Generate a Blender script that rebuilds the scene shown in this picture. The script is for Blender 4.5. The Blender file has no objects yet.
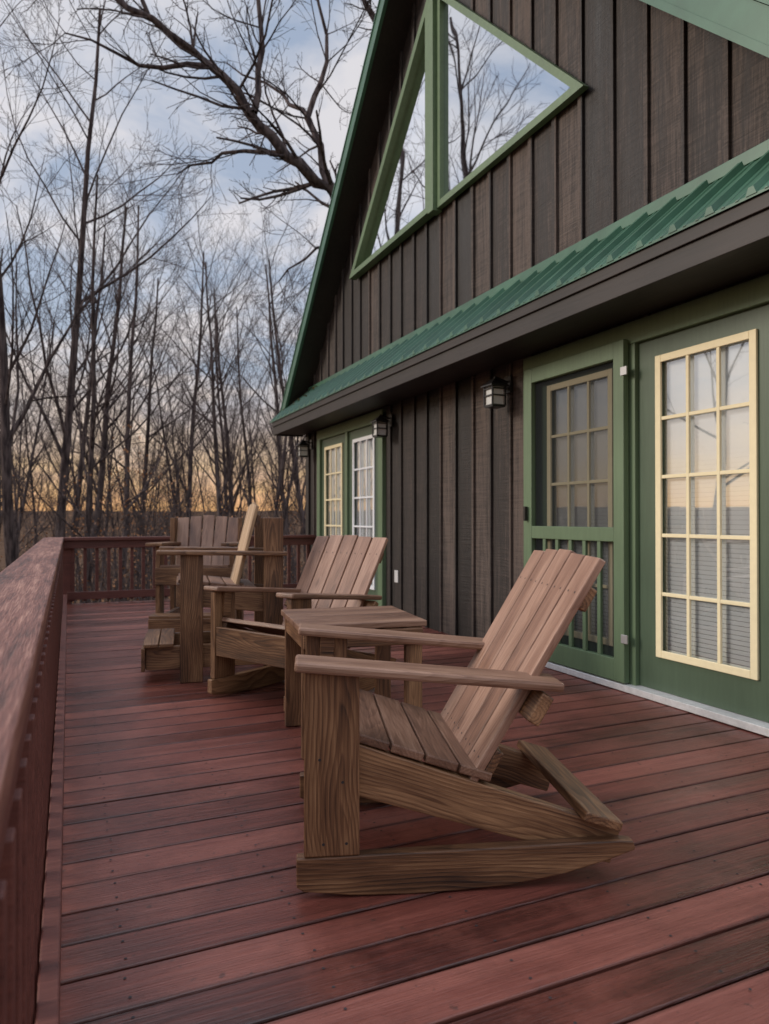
import bpy, math, random
from mathutils import Vector, Matrix
import bmesh
random.seed(7)
S = bpy.context.scene
COL = S.collection
try:
    S.view_settings.view_transform = 'Standard'; S.view_settings.look = 'None'; S.view_settings.exposure = 0
except Exception: pass

# ------------------------------------------------------------------ nodes helpers
def newmat(name):
    m = bpy.data.materials.new(name); m.use_nodes = True
    nt = m.node_tree
    for n in list(nt.nodes): nt.nodes.remove(n)
    out = nt.nodes.new('ShaderNodeOutputMaterial')
    return m, nt, out
def N(nt, t, **kw):
    n = nt.nodes.new(t)
    for k, v in kw.items():
        if k.startswith('i_'):
            n.inputs[k[2:].replace('_', ' ')].default_value = v
        else: setattr(n, k, v)
    return n
def L(nt, a, b): nt.links.new(a, b)
def ramp(nt, stops):
    r = nt.nodes.new('ShaderNodeValToRGB')
    el = r.color_ramp.elements
    el[0].position = stops[0][0]; el[0].color = (*stops[0][1], 1)
    el[1].position = stops[-1][0]; el[1].color = (*stops[-1][1], 1)
    for p, c in stops[1:-1]:
        e = el.new(p); e.color = (*c, 1)
    return r
def math_(nt, op, a, b=None):
    n = nt.nodes.new('ShaderNodeMath'); n.operation = op
    for i, x in enumerate((a, b)):
        if x is None: continue
        if isinstance(x, (int, float)): n.inputs[i].default_value = x
        else: nt.links.new(x, n.inputs[i])
    return n.outputs[0]
def mixc(nt, typ, fac, a, b):
    n = nt.nodes.new('ShaderNodeMix'); n.data_type = 'RGBA'; n.blend_type = typ
    for idx, x in ((0, fac), (6, a), (7, b)):
        if isinstance(x, (int, float)): n.inputs[idx].default_value = x
        elif isinstance(x, tuple): n.inputs[idx].default_value = (*x, 1)
        else: nt.links.new(x, n.inputs[idx])
    return n.outputs[2]

def mat_wood(name, dark, mid, light, rough=0.55, freq=95.0, contrast=1.0, bump=0.3):
    """stained sawn lumber: growth rings around an off-board pith, grain along object X"""
    m, nt, out = newmat(name)
    tc = N(nt, 'ShaderNodeTexCoord'); oi = N(nt, 'ShaderNodeObjectInfo')
    rnd = oi.outputs['Random']
    rv = math_(nt, 'MULTIPLY', rnd, 37.0)
    comb = N(nt, 'ShaderNodeCombineXYZ')
    for i in range(3): L(nt, rv, comb.inputs[i])
    add = N(nt, 'ShaderNodeVectorMath', operation='ADD')
    L(nt, tc.outputs['Object'], add.inputs[0]); L(nt, comb.outputs[0], add.inputs[1])
    sep = N(nt, 'ShaderNodeSeparateXYZ'); L(nt, tc.outputs['Object'], sep.inputs[0])
    def noise(scale, det=2.0, rough_=0.5):
        mp = N(nt, 'ShaderNodeMapping'); mp.inputs['Scale'].default_value = scale; L(nt, add.outputs[0], mp.inputs[0])
        n = N(nt, 'ShaderNodeTexNoise', i_Scale=1.0, i_Detail=det, i_Roughness=rough_); L(nt, mp.outputs[0], n.inputs['Vector']); return n.outputs[0]
    r1 = math_(nt, 'SUBTRACT', math_(nt, 'FRACT', math_(nt, 'MULTIPLY', rnd, 7.31)), 0.5)
    r2 = math_(nt, 'SUBTRACT', math_(nt, 'FRACT', math_(nt, 'MULTIPLY', rnd, 13.7)), 0.5)
    nA = noise((2.2, 3, 3)); nB = noise((1.6, 12, 12), 3.0)
    cy = math_(nt, 'ADD', math_(nt, 'ADD', sep.outputs[1], math_(nt, 'MULTIPLY', r1, 0.09)), math_(nt, 'MULTIPLY', math_(nt, 'SUBTRACT', nA, 0.5), 0.11))
    cz = math_(nt, 'ADD', math_(nt, 'ADD', sep.outputs[2], 0.035), math_(nt, 'MULTIPLY', math_(nt, 'MULTIPLY', sep.outputs[0], r2), 0.20))
    cz = math_(nt, 'ADD', cz, math_(nt, 'MULTIPLY', math_(nt, 'SUBTRACT', nB, 0.5), 0.045))
    rad = math_(nt, 'SQRT', math_(nt, 'ADD', math_(nt, 'MULTIPLY', cy, cy), math_(nt, 'MULTIPLY', cz, cz)))
    fr = math_(nt, 'FRACT', math_(nt, 'MULTIPLY', rad, freq))
    up = math_(nt, 'POWER', fr, 1.8)
    rg_ = N(nt, 'ShaderNodeMapRange'); rg_.interpolation_type = 'SMOOTHSTEP'; L(nt, fr, rg_.inputs[0]); rg_.inputs[1].default_value = 0.84; rg_.inputs[2].default_value = 1.0; rg_.inputs[3].default_value = 1.0; rg_.inputs[4].default_value = 0.0
    ring = math_(nt, 'MULTIPLY', up, rg_.outputs[0])
    n2 = noise((6, 230, 230), 4.0, 0.7); n3 = noise((2.5, 13, 13), 4.0)
    # ring visibility fades in and out along and across the board
    vis = math_(nt, 'ADD', math_(nt, 'MULTIPLY', noise((3, 20, 20), 2.0), 1.5), -0.15)
    f = math_(nt, 'SUBTRACT', 0.60, math_(nt, 'MULTIPLY', math_(nt, 'MULTIPLY', ring, vis), 0.55*contrast))
    f = math_(nt, 'ADD', f, math_(nt, 'MULTIPLY', math_(nt, 'SUBTRACT', n2, 0.5), 0.85))
    f = math_(nt, 'ADD', f, math_(nt, 'MULTIPLY', math_(nt, 'SUBTRACT', n3, 0.5), 0.95))
    f = math_(nt, 'ADD', f, math_(nt, 'MULTIPLY', math_(nt, 'SUBTRACT', rnd, 0.5), 0.26))
    r = ramp(nt, [(0.12, dark), (0.50, mid), (0.88, light)]); L(nt, f, r.inputs[0])
    mk = N(nt, 'ShaderNodeMapping'); mk.inputs['Scale'].default_value = (2.6, 7, 7); L(nt, add.outputs[0], mk.inputs[0])
    vk = N(nt, 'ShaderNodeTexVoronoi', i_Scale=1.0); L(nt, mk.outputs[0], vk.inputs['Vector'])
    rk = ramp(nt, [(0.05, (1, 1, 1)), (0.13, (0, 0, 0))]); L(nt, vk.outputs[0], rk.inputs[0])
    colr = mixc(nt, 'MIX', math_(nt, 'MULTIPLY', rk.outputs[0], 0.7), r.outputs[0], dark)
    b = N(nt, 'ShaderNodeBsdfPrincipled', i_Roughness=rough)
    L(nt, colr, b.inputs['Base Color'])
    L(nt, math_(nt, 'ADD', math_(nt, 'MULTIPLY', n2, 0.3), rough-0.15), b.inputs['Roughness'])
    bp = N(nt, 'ShaderNodeBump', i_Strength=bump, i_Distance=0.003)
    L(nt, math_(nt, 'ADD', n2, math_(nt, 'MULTIPLY', ring, 0.4)), bp.inputs['Height']); L(nt, bp.outputs[0], b.inputs['Normal'])
    L(nt, b.outputs[0], out.inputs[0])
    return m

def mat_paint(name, col, rough=0.5, var=0.25, bump=0.08, scale=(30, 30, 30), metal=0):
    m, nt, out = newmat(name)
    tc = N(nt, 'ShaderNodeTexCoord')
    mp = N(nt, 'ShaderNodeMapping'); mp.inputs['Scale'].default_value = scale; L(nt, tc.outputs['Object'], mp.inputs[0])
    n = N(nt, 'ShaderNodeTexNoise', i_Scale=1.0, i_Detail=5.0, i_Roughness=0.6); L(nt, mp.outputs[0], n.inputs['Vector'])
    n2 = N(nt, 'ShaderNodeTexNoise', i_Scale=2.3, i_Detail=4.0); L(nt, tc.outputs['Object'], n2.inputs['Vector'])
    f = math_(nt, 'ADD', math_(nt, 'MULTIPLY', n.outputs[0], 0.5), math_(nt, 'MULTIPLY', n2.outputs[0], 0.5))
    d = tuple(c*(1-var) for c in col); l = tuple(min(1, c*(1+var)) for c in col)
    r = ramp(nt, [(0.3, d), (0.7, l)]); L(nt, f, r.inputs[0])
    b = N(nt, 'ShaderNodeBsdfPrincipled', i_Roughness=rough, i_Metallic=metal)
    L(nt, r.outputs[0], b.inputs['Base Color'])
    bp = N(nt, 'ShaderNodeBump', i_Strength=bump, i_Distance=0.003); L(nt, n.outputs[0], bp.inputs['Height']); L(nt, bp.outputs[0], b.inputs['Normal'])
    L(nt, b.outputs[0], out.inputs[0])
    return m

def mat_strips(name, dark, mid, light, axis, pitch, off, grain, rough, bump=0.3, boardvar=0.5, wear=None, saw=0.0, spread=1.0):
    m, nt, out = newmat(name)
    tc = N(nt, 'ShaderNodeTexCoord'); sep = N(nt, 'ShaderNodeSeparateXYZ'); L(nt, tc.outputs['Object'], sep.inputs[0])
    unit = math_(nt, 'DIVIDE', math_(nt, 'SUBTRACT', sep.outputs[axis], off), pitch)
    idx = math_(nt, 'FLOOR', unit)
    wn = N(nt, 'ShaderNodeTexWhiteNoise', noise_dimensions='1D'); L(nt, idx, wn.inputs['W'])
    offv = math_(nt, 'MULTIPLY', wn.outputs['Value'], 31.0)
    comb = N(nt, 'ShaderNodeCombineXYZ')
    for i in range(3): L(nt, offv, comb.inputs[i])
    add = N(nt, 'ShaderNodeVectorMath', operation='ADD'); L(nt, tc.outputs['Object'], add.inputs[0]); L(nt, comb.outputs[0], add.inputs[1])
    s1 = [55.0]*3; s1[grain] = 2.2
    s2 = [9.0]*3; s2[grain] = 1.0
    s3 = [200.0]*3; s3[grain] = 9.0
    outs = []
    for sc, det in ((s1, 5), (s2, 3), (s3, 3)):
        mp = N(nt, 'ShaderNodeMapping'); mp.inputs['Scale'].default_value = sc; L(nt, add.outputs[0], mp.inputs[0])
        n = N(nt, 'ShaderNodeTexNoise', i_Scale=1.0, i_Detail=float(det), i_Roughness=0.6); L(nt, mp.outputs[0], n.inputs['Vector']); outs.append(n.outputs[0])
    f = math_(nt, 'ADD', math_(nt, 'MULTIPLY', outs[0], 0.4*spread), math_(nt, 'MULTIPLY', outs[1], 0.35*spread))
    f = math_(nt, 'ADD', f, math_(nt, 'MULTIPLY', outs[2], 0.3*spread))
    f = math_(nt, 'ADD', f, 0.5-0.5*1.05*spread)
    f = math_(nt, 'ADD', f, math_(nt, 'MULTIPLY', math_(nt, 'SUBTRACT', wn.outputs['Value'], 0.5), boardvar*0.4))
    hgt = math_(nt, 'ADD', outs[0], outs[2])
    if saw:
        sm = [3.0]*3; sm[grain] = 130.0
        mp = N(nt, 'ShaderNodeMapping'); mp.inputs['Scale'].default_value = sm; L(nt, add.outputs[0], mp.inputs[0])
        n = N(nt, 'ShaderNodeTexNoise', i_Scale=1.0, i_Detail=2.0); L(nt, mp.outputs[0], n.inputs['Vector'])
        f = math_(nt, 'ADD', f, math_(nt, 'MULTIPLY', math_(nt, 'SUBTRACT', n.outputs[0], 0.5), saw))
        hgt = math_(nt, 'ADD', hgt, n.outputs[0])
    r = ramp(nt, [(0.28, dark), (0.5, mid), (0.74, light)]); L(nt, f, r.inputs[0])
    colr = r.outputs[0]
    if wear:
        nb = N(nt, 'ShaderNodeTexNoise', i_Scale=1.3, i_Detail=7.0, i_Roughness=0.7); L(nt, add.outputs[0], nb.inputs['Vector'])
        rb = ramp(nt, [(0.47, (0, 0, 0)), (0.66, (1, 1, 1))]); L(nt, nb.outputs[0], rb.inputs[0])
        colr = mixc(nt, 'MIX', math_(nt, 'MULTIPLY', rb.outputs[0], 0.45), colr, wear)
        # grime patches and dirt along the board edges
        ng = N(nt, 'ShaderNodeTexNoise', i_Scale=2.1, i_Detail=8.0, i_Roughness=0.75); L(nt, tc.outputs['Object'], ng.inputs['Vector'])
        rgm = ramp(nt, [(0.50, (0, 0, 0)), (0.68, (1, 1, 1))]); L(nt, ng.outputs[0], rgm.inputs[0])
        colr = mixc(nt, 'MULTIPLY', math_(nt, 'MULTIPLY', rgm.outputs[0], 0.75), colr, (0.50, 0.48, 0.47))
        fu = math_(nt, 'FRACT', unit); ed = math_(nt, 'MINIMUM', fu, math_(nt, 'SUBTRACT', 1.0, fu))
        ed = math_(nt, 'ADD', ed, math_(nt, 'MULTIPLY', math_(nt, 'SUBTRACT', outs[0], 0.5), 0.10))
        re = ramp(nt, [(0.03, (1, 1, 1)), (0.11, (0, 0, 0))]); L(nt, ed, re.inputs[0])
        colr = mixc(nt, 'MULTIPLY', math_(nt, 'MULTIPLY', re.outputs[0], 0.8), colr, (0.40, 0.38, 0.36))
        sp = N(nt, 'ShaderNodeTexNoise', i_Scale=34.0, i_Detail=3.0); L(nt, tc.outputs['Object'], sp.inputs['Vector'])
        rs = ramp(nt, [(0.65, (0, 0, 0)), (0.72, (1, 1, 1))]); L(nt, sp.outputs[0], rs.inputs[0])
        colr = mixc(nt, 'MIX', math_(nt, 'MULTIPLY', rs.outputs[0], 0.6), colr, (0.03, 0.018, 0.014))
    b = N(nt, 'ShaderNodeBsdfPrincipled')
    L(nt, colr, b.inputs['Base Color'])
    rg = math_(nt, 'ADD', math_(nt, 'MULTIPLY', outs[1], 0.35), rough-0.17)
    L(nt, math_(nt, 'ADD', rg, math_(nt, 'MULTIPLY', math_(nt, 'SUBTRACT', wn.outputs['Value'], 0.5), 0.2)), b.inputs['Roughness'])
    bp = N(nt, 'ShaderNodeBump', i_Strength=bump, i_Distance=0.004)
    L(nt, hgt, bp.inputs['Height']); L(nt, bp.outputs[0], b.inputs['Normal'])
    L(nt, b.outputs[0], out.inputs[0])
    return m

def mat_glass(name, fac, tint=(0.9, 0.93, 0.96), dark=None):
    m, nt, out = newmat(name)
    g = N(nt, 'ShaderNodeBsdfGlossy', i_Roughness=0.015); g.inputs['Color'].default_value = (*tint, 1)
    if dark:
        t = N(nt, 'ShaderNodeBsdfDiffuse'); t.inputs['Color'].default_value = (*dark, 1)
    else:
        t = N(nt, 'ShaderNodeBsdfTransparent'); t.inputs['Color'].default_value = (0.95, 0.97, 0.97, 1)
    tc = N(nt, 'ShaderNodeTexCoord'); n = N(nt, 'ShaderNodeTexNoise', i_Scale=1.6, i_Detail=1.0); L(nt, tc.outputs['Object'], n.inputs['Vector'])
    bp = N(nt, 'ShaderNodeBump', i_Strength=0.10, i_Distance=0.02); L(nt, n.outputs[0], bp.inputs['Height']); L(nt, bp.outputs[0], g.inputs['Normal'])
    fr = N(nt, 'ShaderNodeFresnel', i_IOR=1.5)
    f = math_(nt, 'ADD', math_(nt, 'MULTIPLY', fr.outputs[0], 1-fac), fac)
    mx = N(nt, 'ShaderNodeMixShader'); L(nt, f, mx.inputs[0]); L(nt, t.outputs[0], mx.inputs[1]); L(nt, g.outputs[0], mx.inputs[2])
    L(nt, mx.outputs[0], out.inputs[0])
    return m

M_chair = mat_wood('stained_chair_wood', (0.018, 0.0075, 0.0038), (0.125, 0.056, 0.025), (0.33, 0.18, 0.088), 0.48, 90, 0.95)
M_seat = mat_wood('seat_slat_wood', (0.045, 0.021, 0.013), (0.160, 0.080, 0.048), (0.31, 0.18, 0.118), 0.46, 95, 0.5)
M_back = mat_wood('faded_slat_wood', (0.080, 0.038, 0.025), (0.235, 0.125, 0.082), (0.42, 0.26, 0.185), 0.46, 95, 0.5)
M_backlt = mat_wood('light_slat_wood', (0.20, 0.12, 0.065), (0.42, 0.28, 0.165), (0.55, 0.41, 0.28), 0.55, 90, 0.5)
M_deck = mat_strips('red_deck_stain', (0.052, 0.014, 0.010), (0.140, 0.038, 0.027), (0.25, 0.082, 0.058), 1, 0.1446, -1.5, 0, 0.40, 0.5, 0.70, wear=(0.30, 0.105, 0.075))
M_rail = mat_strips('red_rail_stain', (0.055, 0.020, 0.014), (0.18, 0.070, 0.050), (0.38, 0.20, 0.145), 2, 5.0, -2.0, 1, 0.5, 0.9, 0.1, spread=1.9)
M_railx = mat_strips('red_rail_stain_cross', (0.04, 0.012, 0.010), (0.105, 0.032, 0.024), (0.18, 0.062, 0.046), 2, 5.0, -2.0, 0, 0.55, 0.3, 0.1)
M_wall = mat_strips('dark_board_siding', (0.0075, 0.0050, 0.0041), (0.026, 0.0185, 0.0155), (0.105, 0.078, 0.065), 1, 0.27, 0.1, 2, 0.66, 0.7, 1.0, saw=0.36, spread=1.4)
M_fascia = mat_paint('dark_fascia_stain', (0.020, 0.0145, 0.0125), 0.55, 0.6, 0.4, (60, 2, 60))
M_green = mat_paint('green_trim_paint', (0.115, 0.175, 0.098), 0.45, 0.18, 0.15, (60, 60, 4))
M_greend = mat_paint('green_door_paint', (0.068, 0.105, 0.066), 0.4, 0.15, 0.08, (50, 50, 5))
M_greenw = mat_paint('green_window_paint', (0.115, 0.18, 0.092), 0.45, 0.2, 0.15)
M_metal = mat_paint('green_metal_roofing', (0.050, 0.130, 0.082), 0.36, 0.28, 0.03, (6, 6, 6))
M_cream = mat_paint('cream_muntin', (0.80, 0.71, 0.46), 0.5, 0.08, 0.05)
M_white = mat_paint('white_muntin', (0.74, 0.77, 0.80), 0.5, 0.08, 0.05)
M_sill = mat_paint('white_sill', (0.60, 0.60, 0.59), 0.4, 0.25, 0.05)
M_blind = mat_paint('white_blind', (0.86, 0.88, 0.90), 0.55, 0.03, 0.0)
M_black = mat_paint('black_iron', (0.015, 0.014, 0.014), 0.35, 0.3, 0.1)
M_lampg = mat_paint('frosted_lamp_glass', (0.60, 0.61, 0.59), 0.2, 0.1, 0.0)
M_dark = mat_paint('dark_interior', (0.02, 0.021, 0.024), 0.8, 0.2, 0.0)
M_hinge = mat_paint('steel_hinge', (0.5, 0.5, 0.5), 0.35, 0.1, 0.0, metal=0.6)
M_glass = mat_glass('door_glass', 0.30)
M_wglass = mat_glass('gable_window_glass', 0.85, dark=(0.02, 0.022, 0.025))

M_screen, nt, out = newmat('insect_screen')
t = N(nt, 'ShaderNodeBsdfTransparent'); d = N(nt, 'ShaderNodeBsdfDiffuse'); d.inputs[0].default_value = (0.03, 0.033, 0.036, 1)
mx = N(nt, 'ShaderNodeMixShader'); mx.inputs[0].default_value = 0.5
L(nt, t.outputs[0], mx.inputs[1]); L(nt, d.outputs[0], mx.inputs[2]); L(nt, mx.outputs[0], out.inputs[0])

def mat_bark(name, c1, c2):
    m, nt, out = newmat(name)
    tc = N(nt, 'ShaderNodeTexCoord'); mp = N(nt, 'ShaderNodeMapping'); mp.inputs['Scale'].default_value = (9, 9, 1.6); L(nt, tc.outputs['Object'], mp.inputs[0])
    n = N(nt, 'ShaderNodeTexNoise', i_Scale=1.5, i_Detail=2.0); L(nt, mp.outputs[0], n.inputs['Vector'])
    r = ramp(nt, [(0.35, c1), (0.68, c2)]); L(nt, n.outputs[0], r.inputs[0])
    b = N(nt, 'ShaderNodeBsdfDiffuse'); L(nt, r.outputs[0], b.inputs['Color'])
    L(nt, b.outputs[0], out.inputs[0]); return m
M_bark = mat_bark('bark', (0.036, 0.029, 0.030), (0.130, 0.104, 0.100))
M_leaf = mat_paint('dry_leaf', (0.26, 0.115, 0.045), 0.7, 0.5, 0.0, (3, 3, 3))

# ------------------------------------------------------------------ mesh helpers
def link(o, parent=None):
    COL.objects.link(o)
    if parent: o.parent = parent
    return o
def empty(name, loc=(0, 0, 0), rotz=0):
    e = bpy.data.objects.new(name, None); e.empty_display_size = 0.2
    e.location = loc; e.rotation_euler = (0, 0, rotz); COL.objects.link(e); return e
def mesh(name, v, f, mat, parent=None, bevel=0, smooth=False):
    me = bpy.data.meshes.new(name); me.from_pydata([tuple(p) for p in v], [], f); me.update()
    if isinstance(mat, (list, tuple)):
        for mm in mat: me.materials.append(mm)
    else: me.materials.append(mat)
    o = bpy.data.objects.new(name, me); link(o, parent)
    if bevel:
        b = o.modifiers.new('bev', 'BEVEL'); b.width = bevel; b.segments = 2; b.limit_method = 'ANGLE'
    if smooth:
        for p in me.polygons: p.use_smooth = True
    return o
BF = [(0, 3, 2, 1), (4, 5, 6, 7), (0, 1, 5, 4), (1, 2, 6, 5), (2, 3, 7, 6), (3, 0, 4, 7)]
def bv(a, b):
    x0, y0, z0 = a; x1, y1, z1 = b
    return [(x0, y0, z0), (x1, y0, z0), (x1, y1, z0), (x0, y1, z0), (x0, y0, z1), (x1, y0, z1), (x1, y1, z1), (x0, y1, z1)]
def box(name, a, b, mat, parent=None, bevel=0.003):
    a2 = tuple(min(p, q) for p, q in zip(a, b)); b2 = tuple(max(p, q) for p, q in zip(a, b))
    return mesh(name, bv(a2, b2), BF, mat, parent, bevel)
def boxes(name, lst, mat, parent=None, bevel=0):
    v = []; f = []
    for a, b in lst:
        k = len(v)
        a2 = tuple(min(p, q) for p, q in zip(a, b)); b2 = tuple(max(p, q) for p, q in zip(a, b))
        v += bv(a2, b2); f += [tuple(i+k for i in q) for q in BF]
    return mesh(name, v, f, mat, parent, bevel)
def renorm(o):
    bm = bmesh.new(); bm.from_mesh(o.data); bmesh.ops.recalc_face_normals(bm, faces=bm.faces); bm.to_mesh(o.data); bm.free()
def prism(name, poly, axis, c0, c1, mat, parent=None, bevel=0):
    def P(p, c): return (c, p[0], p[1]) if axis == 0 else (p[0], c, p[1])
    n = len(poly)
    v = [P(p, c0) for p in poly]+[P(p, c1) for p in poly]
    f = [tuple(range(n)), tuple(range(2*n-1, n-1, -1))]+[((i+1) % n, i, n+i, n+(i+1) % n) for i in range(n)]
    o = mesh(name, v, f, mat, parent, 0)
    renorm(o)
    if bevel:
        b = o.modifiers.new('bev', 'BEVEL'); b.width = bevel; b.segments = 2; b.limit_method = 'ANGLE'; b.angle_limit = math.radians(40)
    return o
def plank(name, parent, p0, p1, w, t, mat, nrm=(0, 0, 1), bevel=0.004, taper=None):
    p0 = Vector(p0); p1 = Vector(p1); X = (p1-p0); ln = X.length; X.normalize()
    Z = Vector(nrm); Z = (Z - X*Z.dot(X)).normalized(); Y = Z.cross(X)
    w0 = w/2; w1 = (taper if taper else w)/2
    v = [(-ln/2, -w0, -t/2), (ln/2, -w1, -t/2), (ln/2, w1, -t/2), (-ln/2, w0, -t/2), (-ln/2, -w0, t/2), (ln/2, -w1, t/2), (ln/2, w1, t/2), (-ln/2, w0, t/2)]
    o = mesh(name, v, BF, mat, parent, bevel)
    m = Matrix((X, Y, Z)).transposed().to_4x4(); m.translation = (p0+p1)/2
    o.matrix_local = m
    return o

# ------------------------------------------------------------------ deck
deck = empty('deck')
v = []; f = []
y = -1.5; P = 0.1446
while y < 8.95:
    k = len(v); dz = random.uniform(-0.002, 0.002)
    a = (-0.30, y+0.0038+random.uniform(-.001, .001), -0.035+dz); b = (2.998, y+P-0.0038+random.uniform(-.001, .001), dz)
    v += bv(a, b); f += [tuple(i+k for i in q) for q in BF]
    y += P
mesh('deck_boards', v, f, M_deck, deck, 0.004)
DEND = y
boxes('deck_joists', [((x, -1.5, -0.25), (x+0.04, DEND, -0.04)) for x in (-0.26, 0.1, 0.5, 0.9, 1.3, 1.7, 2.1, 2.5, 2.9)], M_fascia, deck)
box('rim_joist', (-0.34, -1.5, -0.28), (-0.302, DEND, -0.01), M_railx, deck)
box('end_rim_joist', (-0.34, DEND+0.002, -0.28), (3.0, DEND+0.04, -0.01), M_railx, deck)
boxes('deck_posts', [((-0.30, yy, -6), (-0.16, yy+0.14, -0.26)) for yy in (-1.2, 2, 5, 8.6)], M_railx, deck)
sv = []; sf = []
for i in range(int((DEND+1.5)/P)):
    yy = -1.5+i*P
    for xx in (0.12, 0.52, 0.92, 1.32, 1.72, 2.12, 2.52, 2.92):
        for o_ in (0.035, 0.11):
            k = len(sv); cx = xx+random.uniform(-.006, .006); cy = yy+o_+random.uniform(-.006, .006)
            sv += [(cx+0.0038*math.cos(a*math.pi/3), cy+0.0038*math.sin(a*math.pi/3), 0.0028) for a in range(6)]
            sf.append(tuple(range(k, k+6)))
mesh('deck_screws', sv, sf, M_dark, deck)

# railings
RZ = 0.775
rail = empty('deck_railing')
cj = [-1.5, 0.62, 3.05, 5.5, 7.6, DEND+0.03]
boxes('cap', [((-0.26, a+0.002, RZ-0.038), (-0.05, b-0.002, RZ)) for a, b in zip(cj[:-1], cj[1:])], M_rail, rail, 0.006)
box('upper_rail', (-0.09, -1.5, RZ-0.13), (-0.062, DEND-0.1, RZ-0.04), M_railx, rail, 0.004)
box('lower_rail', (-0.05, -1.5, 0.03), (-0.012, DEND-0.1, 0.12), M_railx, rail, 0.004)
boxes('balusters', [((-0.092, yy, 0.02), (-0.054, yy+0.038, RZ-0.132)) for yy in [(-1.45+0.13*i) for i in range(80)] if yy < DEND-0.1], M_railx, rail, 0.003)
boxes('posts', [((-0.19, yy, -0.02), (-0.094, yy+0.09, RZ-0.04)) for yy in (-1.3, 0.9, 3.1, 5.3, 7.3)], M_railx, rail, 0.004)
rail2 = empty('deck_railing')
box('cap', (-0.048, DEND-0.11, RZ-0.038), (2.99, DEND+0.03, RZ), M_railx, rail2, 0.006)
box('upper_rail', (-0.05, DEND-0.075, RZ-0.13), (2.99, DEND-0.04, RZ-0.04), M_railx, rail2, 0.004)
box('lower_rail', (-0.01, DEND-0.075, 0.05), (2.99, DEND-0.04, 0.14), M_railx, rail2, 0.004)
boxes('balusters', [((xx, DEND-0.038, 0.03), (xx+0.038, DEND, RZ-0.04)) for xx in [(0.03+0.13*i) for i in range(23)]], M_railx, rail2, 0.003)
boxes('posts', [((xx, DEND-0.04, -0.02), (xx+0.09, DEND+0.02, RZ-0.04)) for xx in (0.0-0.06,)], M_railx, rail2, 0.004)

# ------------------------------------------------------------------ house
house = empty('cabin_house')
WX = 3.0; YC = 5.5; YA = 1.7; YB = 9.3; PK = 6.4
def top(y): return PK-abs(y-YC)
openings = [(2.12, 4.19), (6.72, 8.79)]
DT = 2.10
brk = [YA]; yb = 0.1
while yb < YB:
    if yb > YA: brk.append(yb)
    yb += 0.27
batt = [b for b in brk if b > YA]
brk += [YB, YC]+[e for o in openings for e in o]
brk = sorted(set(brk))
v = []; f = []
for a, b in zip(brk[:-1], brk[1:]):
    mid = (a+b)/2; z0 = 0.0-0.2
    for o in openings:
        if o[0] < mid < o[1]: z0 = DT
    k = len(v)
    v += [(WX, a, z0), (WX, b, z0), (WX, b, top(b)+0.05), (WX, a, top(a)+0.05)]; f.append((k+3, k+2, k+1, k))
mesh('siding', v, f, M_wall, house)
v = []; f = []
for b0 in batt:
    z0 = -0.02
    for o in openings:
        if o[0]-0.03 < b0 < o[1]+0.03: z0 = DT+0.003
    w = 0.022+random.uniform(-.002, .002); x0 = WX-0.022
    b0 += random.uniform(-.012, .012)
    k = len(v)
    for (xx) in (x0, WX-0.0005):
        v += [(xx, b0-w, z0), (xx, b0+w, z0), (xx, b0+w, top(b0+w)+0.02), (xx, b0-w, top(b0-w)+0.02)]
    f += [(k+3, k+2, k+1, k), (k+4, k+5, k+6, k+7), (k, k+4, k+7, k+3), (k+1, k+2, k+6, k+5), (k, k+1, k+5, k+4)]
mesh('battens', v, f, M_wall, house, 0.003)
XB = 11.0
mesh('rear_walls', [(WX, YB, -2.5), (XB, YB, -2.5), (XB, YB, 2.7), (WX, YB, 2.7), (WX, YA, -2.5), (XB, YA, -2.5), (XB, YA, 2.7), (WX, YA, 2.7), (XB, YC, PK)],
     [(0, 1, 2, 3), (5, 4, 7, 6), (1, 5, 6, 8, 2)], M_wall, house)
mesh('foundation', [(WX+.01, YA, -4), (WX+.01, YB, -4), (WX+.01, YB, -0.2), (WX+.01, YA, -0.2)], [(0, 1, 2, 3)], M_fascia, house)
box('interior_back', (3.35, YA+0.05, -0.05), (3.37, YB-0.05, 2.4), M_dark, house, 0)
box('corner_board', (WX-0.03, YB-0.09, -0.02), (WX+0.1, YB+0.03, 2.6), M_fascia, house)
def slab(name, sgn, z_off0, z_off1, x0, x1, mat, ext=4.15):
    ya = YC; yb_ = YC+sgn*ext
    return prism(name, [(ya, PK+z_off0), (yb_, PK+z_off0-ext), (yb_, PK+z_off1-ext), (ya, PK+z_off1)], 0, x0, x1, mat, house)
for sgn, nm in ((1, 'left'), (-1, 'right')):
    slab('roof_deck_'+nm, sgn, 0.0, 0.20, 2.725, 11.3, M_fascia)
    slab('roof_metal_'+nm, sgn, 0.204, 0.225, 2.69, 11.33, M_metal, 4.2)
    slab('rake_trim_'+nm, sgn, -0.02, 0.20, 2.70, 2.722, M_metal, 4.17)
    slab('rake_trim_lip_'+nm, sgn, -0.02, 0.03, 2.688, 2.699, M_metal, 4.17)
    v = []; f = []
    for i in range(37):
        x = 2.72+i*0.229
        k = len(v); y1 = YC+sgn*4.2
        h = 0.03
        v += [(x, YC, PK+.226), (x+.03, YC, PK+.226), (x+.03, YC, PK+.226+h), (x, YC, PK+.226+h), (x, y1, PK+.226-4.2), (x+.03, y1, PK+.226-4.2), (x+.03, y1, PK+.226-4.2+h), (x, y1, PK+.226-4.2+h)]
        f += [tuple(q+k for q in fc) for fc in [(0, 1, 2, 3), (7, 6, 5, 4), (2, 6, 7, 3), (0, 3, 7, 4), (1, 5, 6, 2)]]
    mesh('roof_ribs_'+nm, v, f, M_metal, house)
SE = 2.55; SZ = 2.335; SW = 2.72
sl = (SW-SZ)/(WX-SE)
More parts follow.
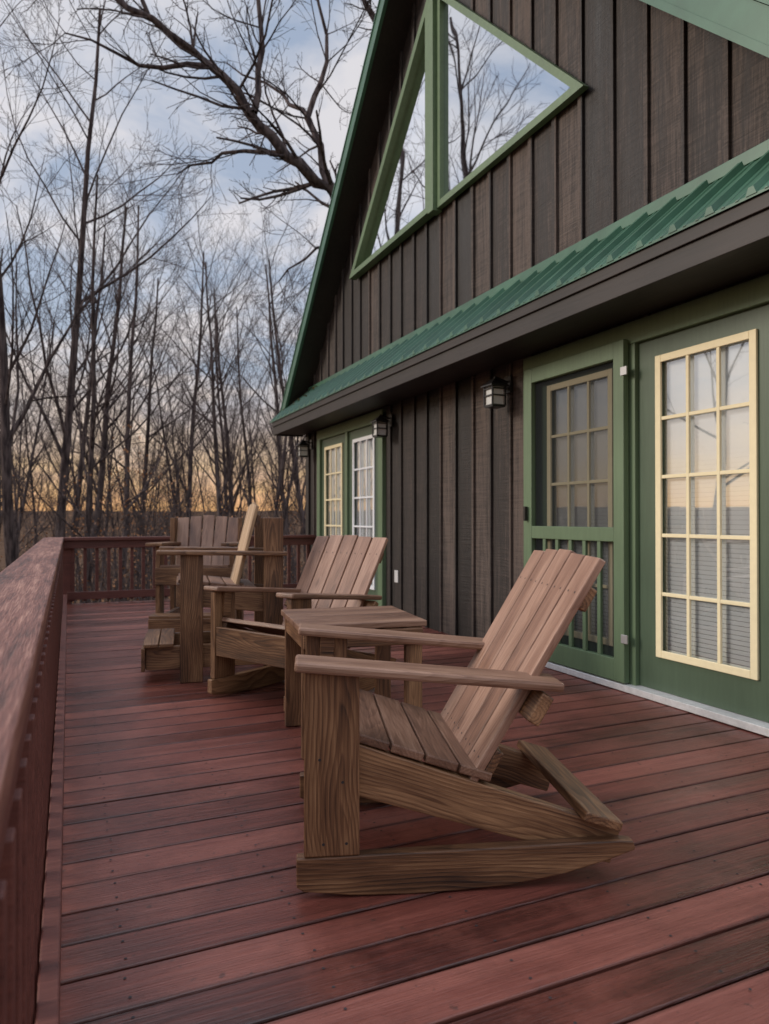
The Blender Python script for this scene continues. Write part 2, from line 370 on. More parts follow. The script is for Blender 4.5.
prism('skirt_metal', [(WX-0.001, SW), (SE-0.03, SZ-0.03*sl), (SE-0.03, SZ-0.03*sl-0.012), (WX-0.001, SW-0.012)], 1, 1.55, 9.5, M_metal, house)
v = []; f = []
yy = 1.6
def rib(yy, w, h):
    k = len(v)
    for (x, z) in ((WX-0.002, SW), (SE-0.034, SZ-0.034*sl)):
        v.extend([(x, yy-w, z+0.001), (x, yy-w*.45, z+h), (x, yy+w*.45, z+h), (x, yy+w, z+0.001)])
    f.extend([(k, k+1, k+5, k+4), (k+1, k+2, k+6, k+5), (k+2, k+3, k+7, k+6), (k+4, k+5, k+6, k+7)])
while yy < 9.48:
    rib(yy, 0.026, 0.034); rib(yy+0.068, 0.009, 0.007); rib(yy+0.137, 0.009, 0.007)
    yy += 0.2050
mesh('skirt_ribs', v, f, M_metal, house)
box('skirt_flashing', (WX-0.045, 1.6, SW-0.03), (WX-0.024, 9.3, SW+0.035), M_metal, house, 0.002)
box('skirt_fascia', (SE, 1.56, 2.125), (SE+0.036, 9.46, SZ-0.03), M_fascia, house)
box('skirt_fascia_strip', (SE-0.016, 1.56, 2.235), (SE-0.001, 9.46, SZ-0.035), M_fascia, house)
box('skirt_soffit', (SE+0.037, 1.56, 2.145), (WX-0.024, 9.46, 2.165), M_fascia, house)
prism('skirt_end', [(SE+.002, 2.127), (WX-.025, 2.127), (WX-.025, SW-.03), (SE+.002, SZ-.02)], 1, 9.462, 9.49, M_fascia, house)

def tri_frame(name, ys, zb, slope_top, sgn, t, depth):
    yc, yo = ys; zt = slope_top
    outer = [(yc, zb), (yo, zb), (yc, zt)]
    s = sgn
    k = math.sqrt(2)
    tb = 0.055
    ky = yc+s*tb; kz = zb+tb
    H = zt-zb
    reach = H-tb-tb-t*k
    inner = [(ky, kz), (ky+s*reach, kz), (ky, kz+reach)]
    v = []
    for x in (WX-depth, WX-0.0235):
        for p in outer+inner: v.append((x, p[0], p[1]))
    f = []
    for i in range(3):
        j = (i+1) % 3
        f += [(i, j, 3+j, 3+i), (6+i, 9+i, 9+j, 6+j), (i, 6+i, 6+j, j), (3+i, 3+j, 9+j, 9+i)]
    o = mesh(name+'_frame', v, f, M_greenw, house); renorm(o)
    v2 = [(WX-0.035, p[0], p[1]) for p in inner]
    mesh(name+'_glass', v2, [(0, 1, 2)], M_wglass, house)
ZB = 3.70
tri_frame('gable_window_left', (YC+0.05, YC+1.98), ZB, ZB+1.93, 1, 0.07, 0.11)
tri_frame('gable_window_right', (YC-0.05, YC-1.98), ZB, ZB+1.93, -1, 0.05, 0.075)
box('gable_mullion', (WX-0.115, YC-0.049, ZB-0.02), (WX-0.023, YC+0.049, ZB+1.98), M_greenw, house)

def leaf(y0, y1, mun, par, nm):
    xf = WX-0.012; xb = WX+0.028
    gy0 = (y0+y1)/2-0.29; gy1 = (y0+y1)/2+0.29; gz0 = 0.26; gz1 = 1.87
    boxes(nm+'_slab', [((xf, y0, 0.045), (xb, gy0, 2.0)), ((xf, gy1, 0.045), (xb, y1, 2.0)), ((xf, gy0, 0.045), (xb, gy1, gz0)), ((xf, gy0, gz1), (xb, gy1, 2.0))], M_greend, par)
    fw = 0.028
    L_ = [((xf-0.016, gy0-fw, gz0-fw), (xf-.0005, gy0+0.012, gz1+fw)), ((xf-0.016, gy1-0.012, gz0-fw), (xf-.0005, gy1+fw, gz1+fw)),
          ((xf-0.0155, gy0+0.012, gz0-fw), (xf-.0005, gy1-0.012, gz0+0.012)), ((xf-0.0155, gy0+.012, gz1-0.012), (xf-.0005, gy1-.012, gz1+fw))]
    for i in (1, 2):
        yy = gy0+(gy1-gy0)*i/3
        L_.append(((xf-0.012, yy-0.010, gz0+0.012), (xf+0.004, yy+0.010, gz1-0.012)))
    for i in range(1, 5):
        zz = gz0+(gz1-gz0)*i/5
        L_.append(((xf-0.010, gy0+0.012, zz-0.010), (xf+0.003, gy1-0.012, zz+0.010)))
    boxes(nm+'_muntins', L_, mun, par, 0.003)
    mesh(nm+'_glass', [(xf+0.01, gy0, gz0), (xf+0.01, gy1, gz0), (xf+0.01, gy1, gz1), (xf+0.01, gy0, gz1)], [(3, 2, 1, 0)], M_glass, par)
    v = []; f = []
    z = gz0-0.02
    while z < gz1+0.03:
        k = len(v)
        v += [(WX+0.022, gy0-0.04, z+0.0118), (WX+0.022, gy1+0.04, z+0.0118), (WX+0.028, gy1+0.04, z-0.0112), (WX+0.028, gy0-0.04, z-0.0112)]
        f.append((k, k+1, k+2, k+3)); z += 0.0238
    mesh(nm+'_blinds', v, f, M_blind, par)

def door_unit(y0, y1, name, muns, screen):
    u = empty(name); u.parent = house
    c = 0.09; ym = (y0+y1)/2
    boxes('casing', [((WX-0.045, y0-0.02, 0), (WX+0.03, y0+c, DT)), ((WX-0.045, y1-c, 0), (WX+0.03, y1+0.02, DT)), ((WX-0.0455, y0-0.02, 2.003), (WX+0.03, y1+.02, DT+0.03)),
                     ((WX-0.04, ym-0.03, 0), (WX+0.03, ym+0.03, 2.003))], M_green, u, 0.004)
    box('sill', (WX-0.09, y0+0.0, 0.004), (WX+0.03, y1-0.0, 0.042), M_sill, u)
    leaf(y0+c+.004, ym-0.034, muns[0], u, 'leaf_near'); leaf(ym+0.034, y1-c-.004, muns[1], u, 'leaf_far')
    if screen:
        a = ym+0.01; b = y1-0.05; x0 = WX-0.088; x1 = WX-0.047
        st = 0.085
        boxes('screen_frame', [((x0, a, 0.05), (x1, a+st, 2.03)), ((x0, b-st, 0.05), (x1, b, 2.03)), ((x0+.001, a+st, 1.93), (x1, b-st, 2.03)), ((x0+.001, a+st, 0.86), (x1, b-st, 0.945)),
               ((x0+.001, a+st, 0.05), (x1, b-st, 0.18))], M_green, u, 0.004)
        n = 5; w = (b-a-2*st)
        boxes('screen_slats', [((x0+0.006, a+st+w*(i+1)/(n+1)-0.015, 0.18), (x0+0.026, a+st+w*(i+1)/(n+1)+0.015, 0.86)) for i in range(n)], M_green, u, 0.003)
        mesh('screen_mesh', [(x1-0.01, a+st, 0.18), (x1-0.01, b-st, 0.18), (x1-0.01, b-st, 1.93), (x1-0.01, a+st, 1.93)], [(3, 2, 1, 0)], M_screen, u)
        boxes('hinges', [((x0-0.006, a-0.03, zz), (x0+0.004, a+0.02, zz+0.05)) for zz in (0.28, 1.82)], M_hinge, u, 0.002)
        box('door_handle', (x0-0.03, b-0.05, 0.98), (x0-0.005, b-0.03, 1.08), M_black, u)
    return u
door_unit(2.12, 4.19, 'french_doors', (M_cream, M_cream), True)
door_unit(6.72, 8.79, 'french_doors_far', (M_white, M_cream), False)
box('wall_base_strip', (WX-0.06, 1.7, 0.002), (WX-0.0235, 2.09, 0.03), M_fascia, house)
box('outlet_cover', (WX-0.03, 6.35, 0.36), (WX-0.022, 6.43, 0.48), M_sill, house)

def lantern(y, z):
    e = empty('wall_lantern', (WX-0.022, y, z))
    box('backplate', (-0.018, -0.04, -0.02), (0, 0.04, 0.11), M_black, e)
    plank('arm', e, (-0.01, 0, 0.06), (-0.13, 0, 0.095), 0.018, 0.018, M_black)
    cx = -0.125
    f = []
    def ring(h, z): return [(cx-h, -h, z), (cx+h, -h, z), (cx+h, h, z), (cx-h, h, z)]
    v = ring(0.012, 0.085)+ring(0.03, 0.065)+ring(0.075, 0.03)+ring(0.075, 0.02)
    for r in range(3):
        for i in range(4):
            j = (i+1) % 4; f.append((r*4+i, (r+1)*4+i, (r+1)*4+j, r*4+j))
    f += [(0, 1, 2, 3), (15, 14, 13, 12)]
    mesh('cap', v, f, M_black, e)
    h = 0.055
    boxes('cage', [((cx+sx*h-.005, sy*h-.005, -0.12), (cx+sx*h+.005, sy*h+.005, 0.019)) for sx in (-1, 1) for sy in (-1, 1)] +
          [((cx-h-.004, sy*h-.004, zz), (cx+h+.004, sy*h+.004, zz+.009)) for sy in (-1, 1) for zz in (-0.122, -0.05, 0.0)] +
          [((cx+sx*h-.0035, -h, zz), (cx+sx*h+.0035, h, zz+.0085)) for sx in (-1, 1) for zz in (-0.1215, -0.0495, 0.0005)] +
          [((cx-h, -h, -0.13), (cx+h, h, -0.1225))], M_black, e)
    box('glass', (cx-0.046, -0.046, -0.12), (cx+0.046, 0.046, 0.018), M_lampg, e)
    return e
for yy in (4.42, 6.52, 9.08): lantern(yy, 1.94)

# ------------------------------------------------------------------ chairs
def rocking_chair(loc, rot, sc=1.0):
    e = empty('adirondack_rocking_chair', loc, rot); e.scale = (sc, sc, sc)
    W = 0.64
    prof = [(-0.02, 0.105), (0.86, 0.112), (0.895, 0.108), (0.90, 0.085), (0.82, 0.060), (0.7, 0.030), (0.55, 0.008), (0.4, 0.0), (0.27, -0.002), (0.12, 0.004), (0.0, 0.018), (-0.02, 0.03)]
    for nm, y0 in (('rocker_near', 0), ('rocker_far', W-0.038)):
        prism(nm, prof, 1, y0, y0+0.038, M_chair, e, 0.004)
    for nm, yc in (('front_leg_near', 0.019), ('front_leg_far', W-0.019)):
        plank(nm, e, (0.072, yc, 0.107), (0.072, yc, 0.590), 0.145, 0.038, M_chair, (0, 1, 0))
    s0 = Vector((0.03, 0, 0.352)); s1 = Vector((0.86, 0, 0.078)); sd = (s1-s0).normalized(); sn = Vector((-sd.z, 0, sd.x))
    if sn.z < 0: sn = -sn
    for nm, yc in (('stringer_near', 0.059), ('stringer_far', W-0.059)):
        plank(nm, e, s0+Vector((0, yc, 0)), s1+Vector((0, yc, 0)), 0.138, 0.038, M_chair, (0, 1, 0), taper=0.10)
    plank('front_apron', e, (0.018, 0.04, 0.315), (0.018, W-0.04, 0.315), 0.16, 0.024, M_chair, (1, 0, 0))
    for i in range(5):
        c = s0+sd*(0.035+i*0.099)+sn*(0.069+0.013)
        plank('seat_slat_%d' % i, e, c+Vector((0, 0.0405, 0)), c+Vector((0, W-0.0405, 0)), 0.092, 0.024, M_seat, sn)
    b0 = Vector((0.455, 0, 0.262)); b1 = Vector((0.830, 0, 0.886)); bd = (b1-b0).normalized(); bn = Vector((bd.z, 0, -bd.x))
    n = 5; w = 0.105
    for i in range(n):
        k = i-(n-1)/2
        yb_ = W/2+k*(w+0.004); yt = W/2+k*(w+0.012)
        ext = -0.006*abs(k)+random.uniform(-.004, .004)
        plank('back_slat_%d' % i, e, b0+Vector((0, yb_, 0)), b1+bd*ext+Vector((0, yt, 0)), w, 0.024, M_back, bn)
    for nm, tt, ww in (('lower_back_batten', 0.07, 0.09), ('upper_back_batten', 0.60, 0.07)):
        c = b0+bd*tt+bn*0.026
        plank(nm, e, c+Vector((0, 0.05, 0)), c+Vector((0, W-0.05, 0)), ww, 0.026, M_chair, bn)
    c = b0+bd*0.275+bn*0.032
    plank('arm_support_rail', e, c+Vector((0, -0.03, 0)), c+Vector((0, W+0.03, 0)), 0.085, 0.036, M_chair, bn)
    for nm, yc in (('arm_near', 0.03), ('arm_far', W-0.03)):
        plank(nm, e, (-0.025, yc, 0.608), (0.69, yc, 0.538), 0.125, 0.026, M_seat, (0.095, 0, 1), 0.008)
    for nm, yc in (('arm_bracket_near', 0.05), ('arm_bracket_far', W-0.05)):
        prism(nm, [(0.05, 0.586), (0.10, 0.583), (0.09, 0.45), (0.05, 0.45)], 1, yc-0.011, yc+0.011, M_chair, e, 0.002)
    c = s0+sd*0.80+sn*(0.052+0.014)
    plank('rear_crossboard', e, c+Vector((0, 0.0, 0)), c+Vector((0, W, 0)), 0.11, 0.026, M_chair, sn)
    vs = []; fs = []
    def disc(c, ax1, ax2, r=0.004):
        k = len(vs)
        for a in range(8): vs.append(tuple(Vector(c)+Vector(ax1)*r*math.cos(a*math.pi/4)+Vector(ax2)*r*math.sin(a*math.pi/4)))
        fs.append(tuple(range(k, k+8)))
    for (x, z) in ((0.04, 0.36), (0.10, 0.30), (0.05, 0.14), (0.11, 0.14)): disc((x, -0.0008, z), (1, 0, 0), (0, 0, 1))
    for i in range(n):
        k = i-2
        for tt in (0.07, 0.60):
            for dx in (-0.025, 0.025):
                p = b0+bd*tt-bn*0.0128+Vector((0, W/2+k*(w+0.004+0.008*tt/0.73)+dx, 0)); disc(p, bd, (0, 1, 0), 0.0035)
    mesh('screws', vs, fs, M_dark, e)
    return e
rocking_chair((0.565, 1.785, 0.004), math.radians(-18), 1.005)
rocking_chair((1.02, 3.43, 0.004), math.radians(27.8))

def tall_chair(loc, rot, backmat, bx0=0.42, bx1=0.70, zt=1.12):
    e = empty('tall_adirondack_chair', loc, rot)
    W = 0.62
    for nm, yc in (('front_leg_near', 0.019), ('front_leg_far', W-0.019)):
        plank(nm, e, (0.065, yc, 0.0), (0.065, yc, 0.775), 0.135, 0.038, M_chair, (0, 1, 0))
    for nm, yc in (('rear_leg_near', 0.019), ('rear_leg_far', W-0.019)):
        plank(nm, e, (0.56, yc, 0.0), (0.56, yc, 1.0), 0.12, 0.038, M_chair, (0, 1, 0))
    for nm, yc in (('seat_rail_near', 0.058), ('seat_rail_far', W-0.058)):
        plank(nm, e, (0.0, yc, 0.53), (0.6, yc, 0.46), 0.13, 0.036, M_chair, (0, 1, 0))
    for nm, yc in (('foot_rail_near', 0.058), ('foot_rail_far', W-0.058)):
        plank(nm, e, (-0.20, yc, 0.15), (0.6, yc, 0.15), 0.14, 0.036, M_chair, (0, 1, 0))
    for i in range(2):
        plank('footrest_slat_%d' % i, e, (-0.17+i*0.09, 0.0, 0.232), (-0.17+i*0.09, W, 0.232), 0.084, 0.022, M_chair)
    plank('footrest_front', e, (-0.214, 0.0, 0.15), (-0.214, W, 0.15), 0.14, 0.022, M_chair, (1, 0, 0))
    plank('front_apron', e, (-0.013, 0.0, 0.53), (-0.013, W, 0.53), 0.14, 0.024, M_chair, (1, 0, 0))
    for i in range(5):
        plank('seat_slat_%d' % i, e, (0.03+i*0.095, 0.04, 0.607-i*0.011), (0.03+i*0.095, W-0.04, 0.607-i*0.011), 0.088, 0.022, M_seat, (0.11, 0, 1))
    b0 = Vector((bx0, 0, 0.50)); b1 = Vector((bx1, 0, zt)); bd = (b1-b0).normalized(); bn = Vector((bd.z, 0, -bd.x))
    for i in range(5):
        k = i-2
        plank('back_slat_%d' % i, e, b0+Vector((0, W/2+k*0.10, 0)), b1+bd*(-0.012*abs(k))+Vector((0, W/2+k*0.112, 0)), 0.098, 0.022, backmat, bn)
    for tt in (0.06, 0.50):
        c = b0+bd*tt+bn*0.026
        plank('back_batten', e, c+Vector((0, 0.05, 0)), c+Vector((0, W-0.05, 0)), 0.08, 0.026, M_chair, bn)
    for nm, yc in (('arm_near', 0.02), ('arm_far', W-0.02)):
        plank(nm, e, (-0.14, yc, 0.79), (0.64, yc, 0.775), 0.13, 0.026, M_chair, (0, 0, 1), 0.006)
    return e
tall_chair((0.62, 4.42, 0.002), math.radians(-8), M_backlt, 0.32, 0.47, 1.10)
tall_chair((1.22, 5.72, 0.002), math.radians(70), M_seat, 0.42, 0.66, 1.02)

def side_table(loc, rot):
    e = empty('side_table', loc, rot)
    s = 0.27; h = 0.555
    for i in range(4):
        q = (2*s)/4
        plank('top_slat_%d' % i, e, (-s-.01, -s+q*(i+.5), h-0.0125), (s+.01, -s+q*(i+.5), h-0.0125), q-0.007, 0.026, M_seat)
    for sx in (-1, 1):
        for sy in (-1, 1):
            plank('leg', e, (sx*(s-0.045), sy*(s-0.03), 0), (sx*(s-0.045), sy*(s-0.03), h-0.027), 0.075, 0.036, M_chair, (0, 1, 0))
    for sy in (-1, 1):
        plank('apron', e, (-s+0.01, sy*(s-0.003), h-0.065), (s-0.01, sy*(s-0.003), h-0.065), 0.07, 0.022, M_chair, (0, 1, 0))
    for sx in (-1, 1):
        plank('apron_end', e, (sx*(s-0.02), -s+.02, h-0.068), (sx*(s-0.02), s-.02, h-0.068), 0.07, 0.02, M_chair, (1, 0, 0))
    return e
side_table((1.18, 3.04, 0.002), math.radians(-8))

# ------------------------------------------------------------------ trees
def tube(V, F, pts, rads, sides):
    base = len(V); n = len(pts)
    for i, p in enumerate(pts):
        d = (pts[min(i+1, n-1)]-pts[max(i-1, 0)])
        if d.length < 1e-6: d = Vector((0, 0, 1))
        d.normalize()
        a = Vector((1, 0, 0)) if abs(d.x) < 0.8 else Vector((0, 1, 0))
        u = d.cross(a).normalized(); w = d.cross(u)
        r = rads[i]
        for s in range(sides):
            an = 2*math.pi*s/sides
            q = p+u*(r*math.cos(an))+w*(r*math.sin(an))
            V.append((q.x, q.y, q.z))
    for i in range(n-1):
        for s in range(sides):
            s2 = (s+1) % sides
            F.append((base+i*sides+s, base+i*sides+s2, base+(i+1)*sides+s2, base+(i+1)*sides+s))
def rvec(R):
    while True:
        v = Vector((R.uniform(-1, 1), R.uniform(-1, 1), R.uniform(-1, 1)))
        if 0.05 < v.length < 1: return v.normalized()
def grow(V, F, R, p, d, ln, rad, lvl, maxl, up=0.08, leaves=None):
    nseg = [10, 6, 4, 3, 2][min(lvl, 4)]; sides = [8, 5, 3, 3, 3][min(lvl, 4)]
    wob = [0.06, 0.15, 0.22, 0.26, 0.28][min(lvl, 4)]
    pts = [p.copy()]; rads = [rad]
    dd = d.copy(); tip = 0.22 if lvl < 2 else 0.45
    for i in range(nseg):
        dd = (dd+rvec(R)*wob+Vector((0, 0, up if lvl > 0 else 0.02))).normalized()
        pts.append(pts[-1]+dd*(ln/nseg)); rads.append(max(0.004, rad*(1-(1-tip)*(i+1)/nseg)))
    tube(V, F, pts, rads, sides)
    if lvl >= maxl:
        return
    nch = [R.randint(15, 19), R.randint(7, 9), R.randint(5, 7), R.randint(3, 4)][min(lvl, 3)]
    s0 = [0.32, 0.2, 0.15, 0.1][min(lvl, 3)]
    for c in range(nch):
        t = s0+(1-s0)*(c+R.random())/nch; t = min(t, 0.995)
        fi = t*nseg; i = min(int(fi), nseg-1); q = pts[i].lerp(pts[i+1], fi-i)
        ax = (pts[i+1]-pts[i]).normalized()
        perp = ax.cross(rvec(R)).normalized()
        ang = math.radians(R.uniform(26, 56))
        nd = (ax*math.cos(ang)+perp*math.sin(ang)).normalized()
        l2 = ln*[0.36, 0.48, 0.5, 0.5][min(lvl, 3)]*R.uniform(0.6, 1.1)*(1.15-0.6*t)
        r2 = max(0.004, rads[i]*R.uniform(0.32, 0.52))
        grow(V, F, R, q, nd, l2, r2, lvl+1, maxl, up, leaves)
        if leaves is not None and lvl >= 1 and R.random() < 0.5: leaves.append(q+nd*l2)
def tree_mesh(name, seed, h, r, maxl=3, leaf=False, lean=0.06):
    R = random.Random(seed); V = []; F = []; lv = [] if leaf else None
    d = Vector((R.uniform(-lean, lean), R.uniform(-lean, lean), 1)).normalized()
    grow(V, F, R, Vector((0, 0, -0.4)), d, h, r, 0, maxl, 0.09, lv)
    nb = len(F)
    if lv:
        for q in lv:
            c = q+rvec(R)*0.1; a = rvec(R)*0.035; b = rvec(R).cross(a).normalized()*0.03
            k = len(V)
            for w in (c-a, c+b, c+a, c-b): V.append((w.x, w.y, w.z))
            F.append((k, k+1, k+2, k+3))
    me = bpy.data.meshes.new(name); me.from_pydata(V, [], F); me.update()
    me.materials.append(M_bark); me.materials.append(M_leaf)
    for i, p in enumerate(me.polygons):
        if i >= nb: p.material_index = 1
        else: p.use_smooth = True
    return me
variants = [tree_mesh('bare_tree_mesh_%d' % i, 100+i, R_h, R_r) for i, (R_h, R_r) in enumerate([(15, .12), (16, .14), (13, .10), (15, .11), (17, .16), (12, .09)])]
saps = [tree_mesh('sapling_mesh_%d' % i, 300+i, hh, rr, 2, True, 0.2) for i, (hh, rr) in enumerate([(5.0, .032), (3.8, .026), (5.8, .036)])]

def gz(x, y):
    d = max(0, math.hypot(x-3, y-5)-4)
    z = -2.6-0.055*min(d, 60)-0.02*max(0, min(d-60, 200))
    z += 0.5*math.sin(x*0.09+1)*math.cos(y*0.07)
    dist = math.hypot(x, y)
    if dist > 260: z += (dist-260)*0.03
    return z
def place(me, name, x, y, s, rz, parent=None):
    o = bpy.data.objects.new(name, me); link(o, parent)
    o.location = (x, y, gz(x, y)-0.1); o.rotation_euler = (0, 0, rz); o.scale = (s, s, s*random.uniform(0.95, 1.08)); return o
def polar(az_deg, dist): a = math.radians(az_deg); return dist*math.sin(a), dist*math.cos(a)
for az, dist, vi, s in ((-3.2, 17, 4, 0.86), (-1.2, 20, 1, 1.0), (1.2, 17, 3, 0.80), (3.4, 22, 0, 0.95), (8.0, 27, 4, 0.85), (11.5, 25, 1, 0.85), (14.5, 24, 5, 1.0), (-17, 16.5, 4, 1.05), (-36, 19, 0, 1.15)):
    x, y = polar(az, dist); place(variants[vi], 'bare_tree', x, y, s, random.uniform(0, 6.28))
forest = empty('bare_forest')
for i in range(64):
    az = -8+31*(i+random.random())/64; dist = random.uniform(27, 64)
    x, y = polar(az, dist); place(random.choice(variants), 'forest_tree', x, y, random.uniform(0.75, 1.08), random.uniform(0, 6.28), forest)
for i in range(16):
    az = random.choice((random.uniform(-40, -9), random.uniform(-125, -70))); dist = random.uniform(26, 55)
    x, y = polar(az, dist); place(random.choice(variants), 'forest_tree', x, y, random.uniform(0.5, 0.75), random.uniform(0, 6.28), forest)
for i in range(10):
    az = random.uniform(26, 80); dist = random.uniform(28, 50)
    x, y = polar(az, dist); place(random.choice(variants), 'forest_tree', x, y, random.uniform(0.6, 0.9), random.uniform(0, 6.28), forest)
thicket = empty('undergrowth_thicket')
for i in range(120):
    az = random.uniform(-9, 19); dist = random.uniform(15, 50)
    x, y = polar(az, dist); place(random.choice(saps), 'sapling', x, y, random.uniform(0.6, 1.1), random.uniform(0, 6.28), thicket)

def big_tree():
    R = random.Random(21); V = []; F = []
    ax = Vector((-0.9135, 0.4067, 0)); dp = Vector((0.4067, 0.9135, 0))
    def Q(r, z, dd=0): return Vector((5.6, 12.9, 0))+ax*r+dp*dd+Vector((0, 0, z))
    def limb(pts, r0, r1, sub=1.0):
        P_ = []
        for i in range(len(pts)-1):
            for k in range(3):
                P_.append(pts[i].lerp(pts[i+1], k/3)+(rvec(R)*0.07 if (i+k) > 0 else Vector((0, 0, 0))))
        P_.append(pts[-1]); n = len(P_)
        tube(V, F, P_, [r0+(r1-r0)*i/(n-1) for i in range(n)], 7)
        for i in range(2, n):
            for c in range(2):
                if R.random() < 0.8*sub:
                    a = (P_[i]-P_[i-1]).normalized(); perp = a.cross(rvec(R)).normalized(); an = math.radians(R.uniform(30, 70))
                    nd = a*math.cos(an)+perp*math.sin(an)
                    rr = r0+(r1-r0)*i/(n-1)
                    grow(V, F, R, P_[i], nd, R.uniform(0.9, 2.2), max(0.010, rr*0.38), 2, 4, 0.03)
    limb([Vector((5.6, 12.9, -3.2)), Q(0, 1), Q(0.1, 4), Q(0, 6.2), Q(-0.3, 9), Q(-0.2, 13), Q(-0.6, 16)], 0.30, 0.08)
    limb([Q(0, 6.0), Q(0.9, 7.35, -.3), Q(1.75, 7.95, -.6), Q(2.4, 8.65, -.9), Q(3.1, 9.35, -1.0), Q(4.1, 10.0, -1.3), Q(5.1, 10.6, -1.5), Q(6.3, 11.2, -1.6)], 0.135, 0.03)
    limb([Q(2.3, 8.55, -.9), Q(2.2, 10, -.6), Q(2.35, 11.4, -.4), Q(2.9, 13.2, 0)], 0.07, 0.02)
    limb([Q(0.9, 7.35, -.3), Q(1.35, 8.9, 0), Q(1.0, 10.3, .3), Q(1.3, 12.3, .6)], 0.085, 0.022)
    limb([Q(3.1, 9.35, -1.0), Q(4.4, 9.35, -1.1), Q(5.6, 9.7, -1.4)], 0.055, 0.014)
    limb([Q(1.75, 7.95, -.6), Q(3.0, 8.1, -.2), Q(4.0, 7.9, .1)], 0.05, 0.014)
    limb([Q(4.1, 10.0, -1.3), Q(4.5, 11.1, -1.5), Q(4.6, 12.4, -1.5)], 0.045, 0.013)
    limb([Q(1.35, 8.9, 0), Q(2.0, 9.9, .8), Q(3.3, 10.9, 1.3)], 0.055, 0.013)
    limb([Q(0.4, 6.6), Q(1.3, 6.5, .5), Q(2.1, 6.0, .9)], 0.045, 0.013)
    limb([Q(0, 5.2), Q(-1.2, 7.5, .6), Q(-2.5, 9.5, 1)], 0.14, 0.03, 0.6)
    me = bpy.data.meshes.new('oak_tree'); me.from_pydata(V, [], F); me.update(); me.materials.append(M_bark)
    for p in me.polygons: p.use_smooth = True
    o = bpy.data.objects.new('oak_tree', me); COL.objects.link(o)
big_tree()

R = random.Random(5); v = []; f = []
def bit(c, s):
    a = Vector((R.uniform(-1, 1), R.uniform(-1, 1), R.uniform(-.15, .15))).normalized()*s; b = Vector((-a.y, a.x, R.uniform(-.3, .3)*s))*0.6
    k = len(v)
    for w in (c-a, c-b*0.7+a*0.2, c+a, c+b): v.append(tuple(w))
    f.append((k, k+1, k+2, k+3))
for i in range(60):
    bit(Vector((R.uniform(1.3, 2.85), R.uniform(0.7, 6), R.uniform(0.006, 0.010))), R.uniform(0.003, 0.009))
for i in range(30):
    yy = R.uniform(8.6, 9.4); xx = R.uniform(2.66, 2.95)
    bit(Vector((xx, yy, SZ+(xx-SE)*sl+0.045)), R.uniform(0.02, 0.05))
mesh('fallen_leaves', v, f, M_leaf)

# ------------------------------------------------------------------ ground
v = []; f = []
xs = [-900, -600, -400, -300, -230, -170, -120]+[i*8 for i in range(-12, 13)]+[120, 170, 230, 300, 400, 600, 900]
n = len(xs)
for yy in xs:
    for xx in xs: v.append((xx, yy, gz(xx, yy)+random.uniform(-0.15, 0.15)))
for j in range(n-1):
    for i in range(n-1): f.append((j*n+i, j*n+i+1, (j+1)*n+i+1, (j+1)*n+i))
M_ground, nt, out = newmat('leaf_litter')
tc = N(nt, 'ShaderNodeTexCoord')
n1 = N(nt, 'ShaderNodeTexNoise', i_Scale=0.35, i_Detail=8.0, i_Roughness=0.7); L(nt, tc.outputs['Object'], n1.inputs['Vector'])
n2 = N(nt, 'ShaderNodeTexVoronoi', i_Scale=9.0); L(nt, tc.outputs['Object'], n2.inputs['Vector'])
r = ramp(nt, [(0.3, (0.035, 0.024, 0.018)), (0.55, (0.10, 0.062, 0.042)), (0.75, (0.17, 0.12, 0.085))])
L(nt, math_(nt, 'ADD', math_(nt, 'MULTIPLY', n1.outputs[0], 0.8), math_(nt, 'MULTIPLY', n2.outputs[0], 0.25)), r.inputs[0])
b = N(nt, 'ShaderNodeBsdfDiffuse'); L(nt, r.outputs[0], b.inputs['Color']); L(nt, b.outputs[0], out.inputs[0])
mesh('ground', v, f, M_ground, None, 0, True)

# ------------------------------------------------------------------ sky
SUN_EL = math.radians(20); SUN_AZ = math.radians(-68)
w = bpy.data.worlds.new('World'); S.world = w; w.use_nodes = True
nt = w.node_tree
for nn in list(nt.nodes): nt.nodes.remove(nn)
out = nt.nodes.new('ShaderNodeOutputWorld')
sky = N(nt, 'ShaderNodeTexSky', sky_type='NISHITA'); sky.sun_disc = False; sky.sun_elevation = SUN_EL; sky.sun_rotation = SUN_AZ
bg1 = N(nt, 'ShaderNodeBackground', i_Strength=0.15); L(nt, sky.outputs[0], bg1.inputs[0])
tc = N(nt, 'ShaderNodeTexCoord'); sp = N(nt, 'ShaderNodeSeparateXYZ'); L(nt, tc.outputs['Generated'], sp.inputs[0])
zz = math_(nt, 'ADD', math_(nt, 'ABSOLUTE', sp.outputs[2]), 0.25)
cb = N(nt, 'ShaderNodeCombineXYZ'); L(nt, math_(nt, 'DIVIDE', sp.outputs[0], zz), cb.inputs[0]); L(nt, math_(nt, 'DIVIDE', sp.outputs[1], zz), cb.inputs[1])
cn = N(nt, 'ShaderNodeTexNoise', i_Scale=3.0, i_Detail=7.0, i_Roughness=0.55, i_Distortion=0.35); L(nt, cb.outputs[0], cn.inputs['Vector'])
er = ramp(nt, [(0.0, (1.0, 0.50, 0.18)), (0.06, (1.0, 0.62, 0.32)), (0.14, (0.96, 0.76, 0.64)), (0.28, (0.90, 0.85, 0.86)), (1.0, (0.94, 0.92, 0.93))]); L(nt, sp.outputs[2], er.inputs[0])
eb = ramp(nt, [(0.0, (1.0, 0.46, 0.17)), (0.09, (0.85, 0.60, 0.46)), (0.20, (0.50, 0.56, 0.68)), (1.0, (0.34, 0.45, 0.64))]); L(nt, sp.outputs[2], eb.inputs[0])
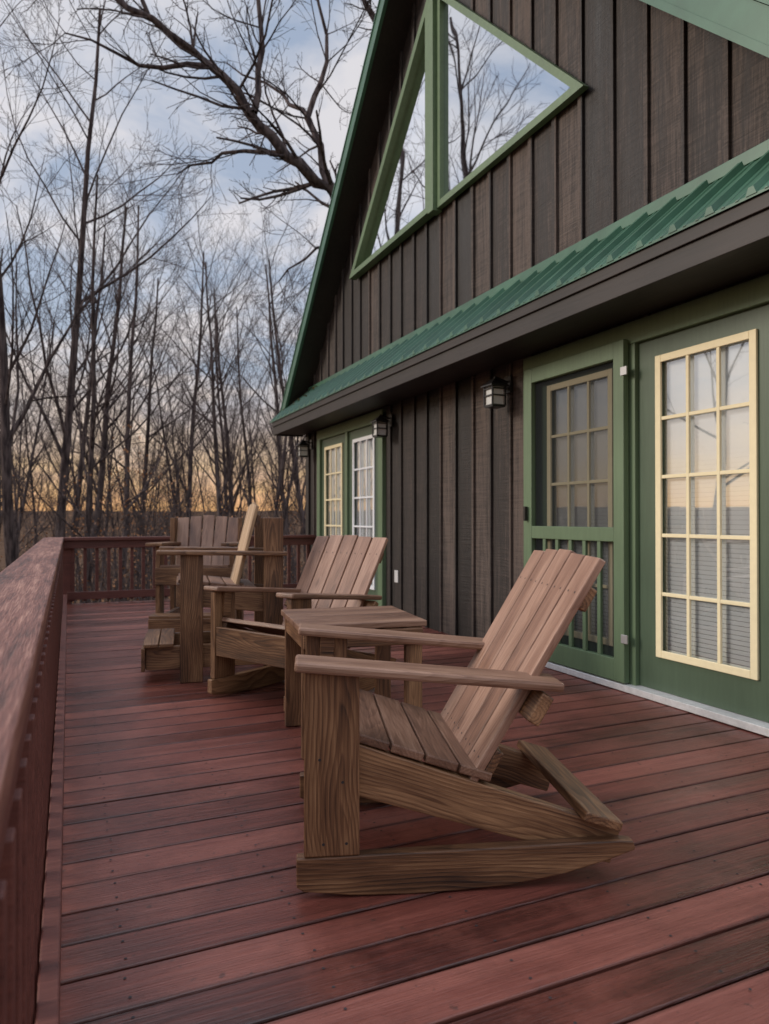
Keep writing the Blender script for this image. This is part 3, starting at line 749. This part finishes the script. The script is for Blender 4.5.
cs = ramp(nt, [(0.40, (0, 0, 0)), (0.58, (1, 1, 1))]); L(nt, cn.outputs[0], cs.inputs[0])
col = mixc(nt, 'MIX', cs.outputs[0], eb.outputs[0], er.outputs[0])
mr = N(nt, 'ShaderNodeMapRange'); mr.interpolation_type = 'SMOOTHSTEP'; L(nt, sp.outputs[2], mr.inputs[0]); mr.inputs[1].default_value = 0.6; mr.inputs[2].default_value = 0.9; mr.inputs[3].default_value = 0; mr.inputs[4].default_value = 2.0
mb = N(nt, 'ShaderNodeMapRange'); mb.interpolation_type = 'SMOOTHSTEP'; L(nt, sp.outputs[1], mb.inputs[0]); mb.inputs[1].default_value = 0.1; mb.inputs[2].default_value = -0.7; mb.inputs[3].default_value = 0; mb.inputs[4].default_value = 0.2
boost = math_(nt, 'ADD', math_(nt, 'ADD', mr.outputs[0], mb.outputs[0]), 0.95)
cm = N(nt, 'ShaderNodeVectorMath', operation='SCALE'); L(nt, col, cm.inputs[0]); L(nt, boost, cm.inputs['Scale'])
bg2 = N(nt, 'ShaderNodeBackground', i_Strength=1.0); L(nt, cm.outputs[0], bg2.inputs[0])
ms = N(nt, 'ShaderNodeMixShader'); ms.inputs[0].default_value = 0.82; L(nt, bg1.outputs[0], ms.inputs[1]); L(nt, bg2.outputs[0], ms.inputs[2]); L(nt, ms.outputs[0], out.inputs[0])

sd = bpy.data.lights.new('sun', 'SUN'); sd.energy = 1.9; sd.angle = math.radians(18); sd.color = (1, 0.88, 0.76)
so = bpy.data.objects.new('sun', sd); COL.objects.link(so)
dirv = Vector((math.sin(SUN_AZ)*math.cos(SUN_EL), math.cos(SUN_AZ)*math.cos(SUN_EL), math.sin(SUN_EL)))
so.rotation_euler = dirv.to_track_quat('Z', 'Y').to_euler(); so.location = (-5, 5, 12)

# ------------------------------------------------------------------ camera
cd = bpy.data.cameras.new('camera'); cd.sensor_fit = 'HORIZONTAL'; cd.sensor_width = 13.0; cd.lens = 12.0
cd.clip_start = 0.02; cd.clip_end = 3000
cd.dof.use_dof = True; cd.dof.focus_distance = 2.4; cd.dof.aperture_fstop = 2.0
co = bpy.data.objects.new('camera', cd); COL.objects.link(co)
co.location = (0, 0, 1.0); co.rotation_euler = (math.radians(90.48), 0, math.radians(-24.0))
S.camera = co
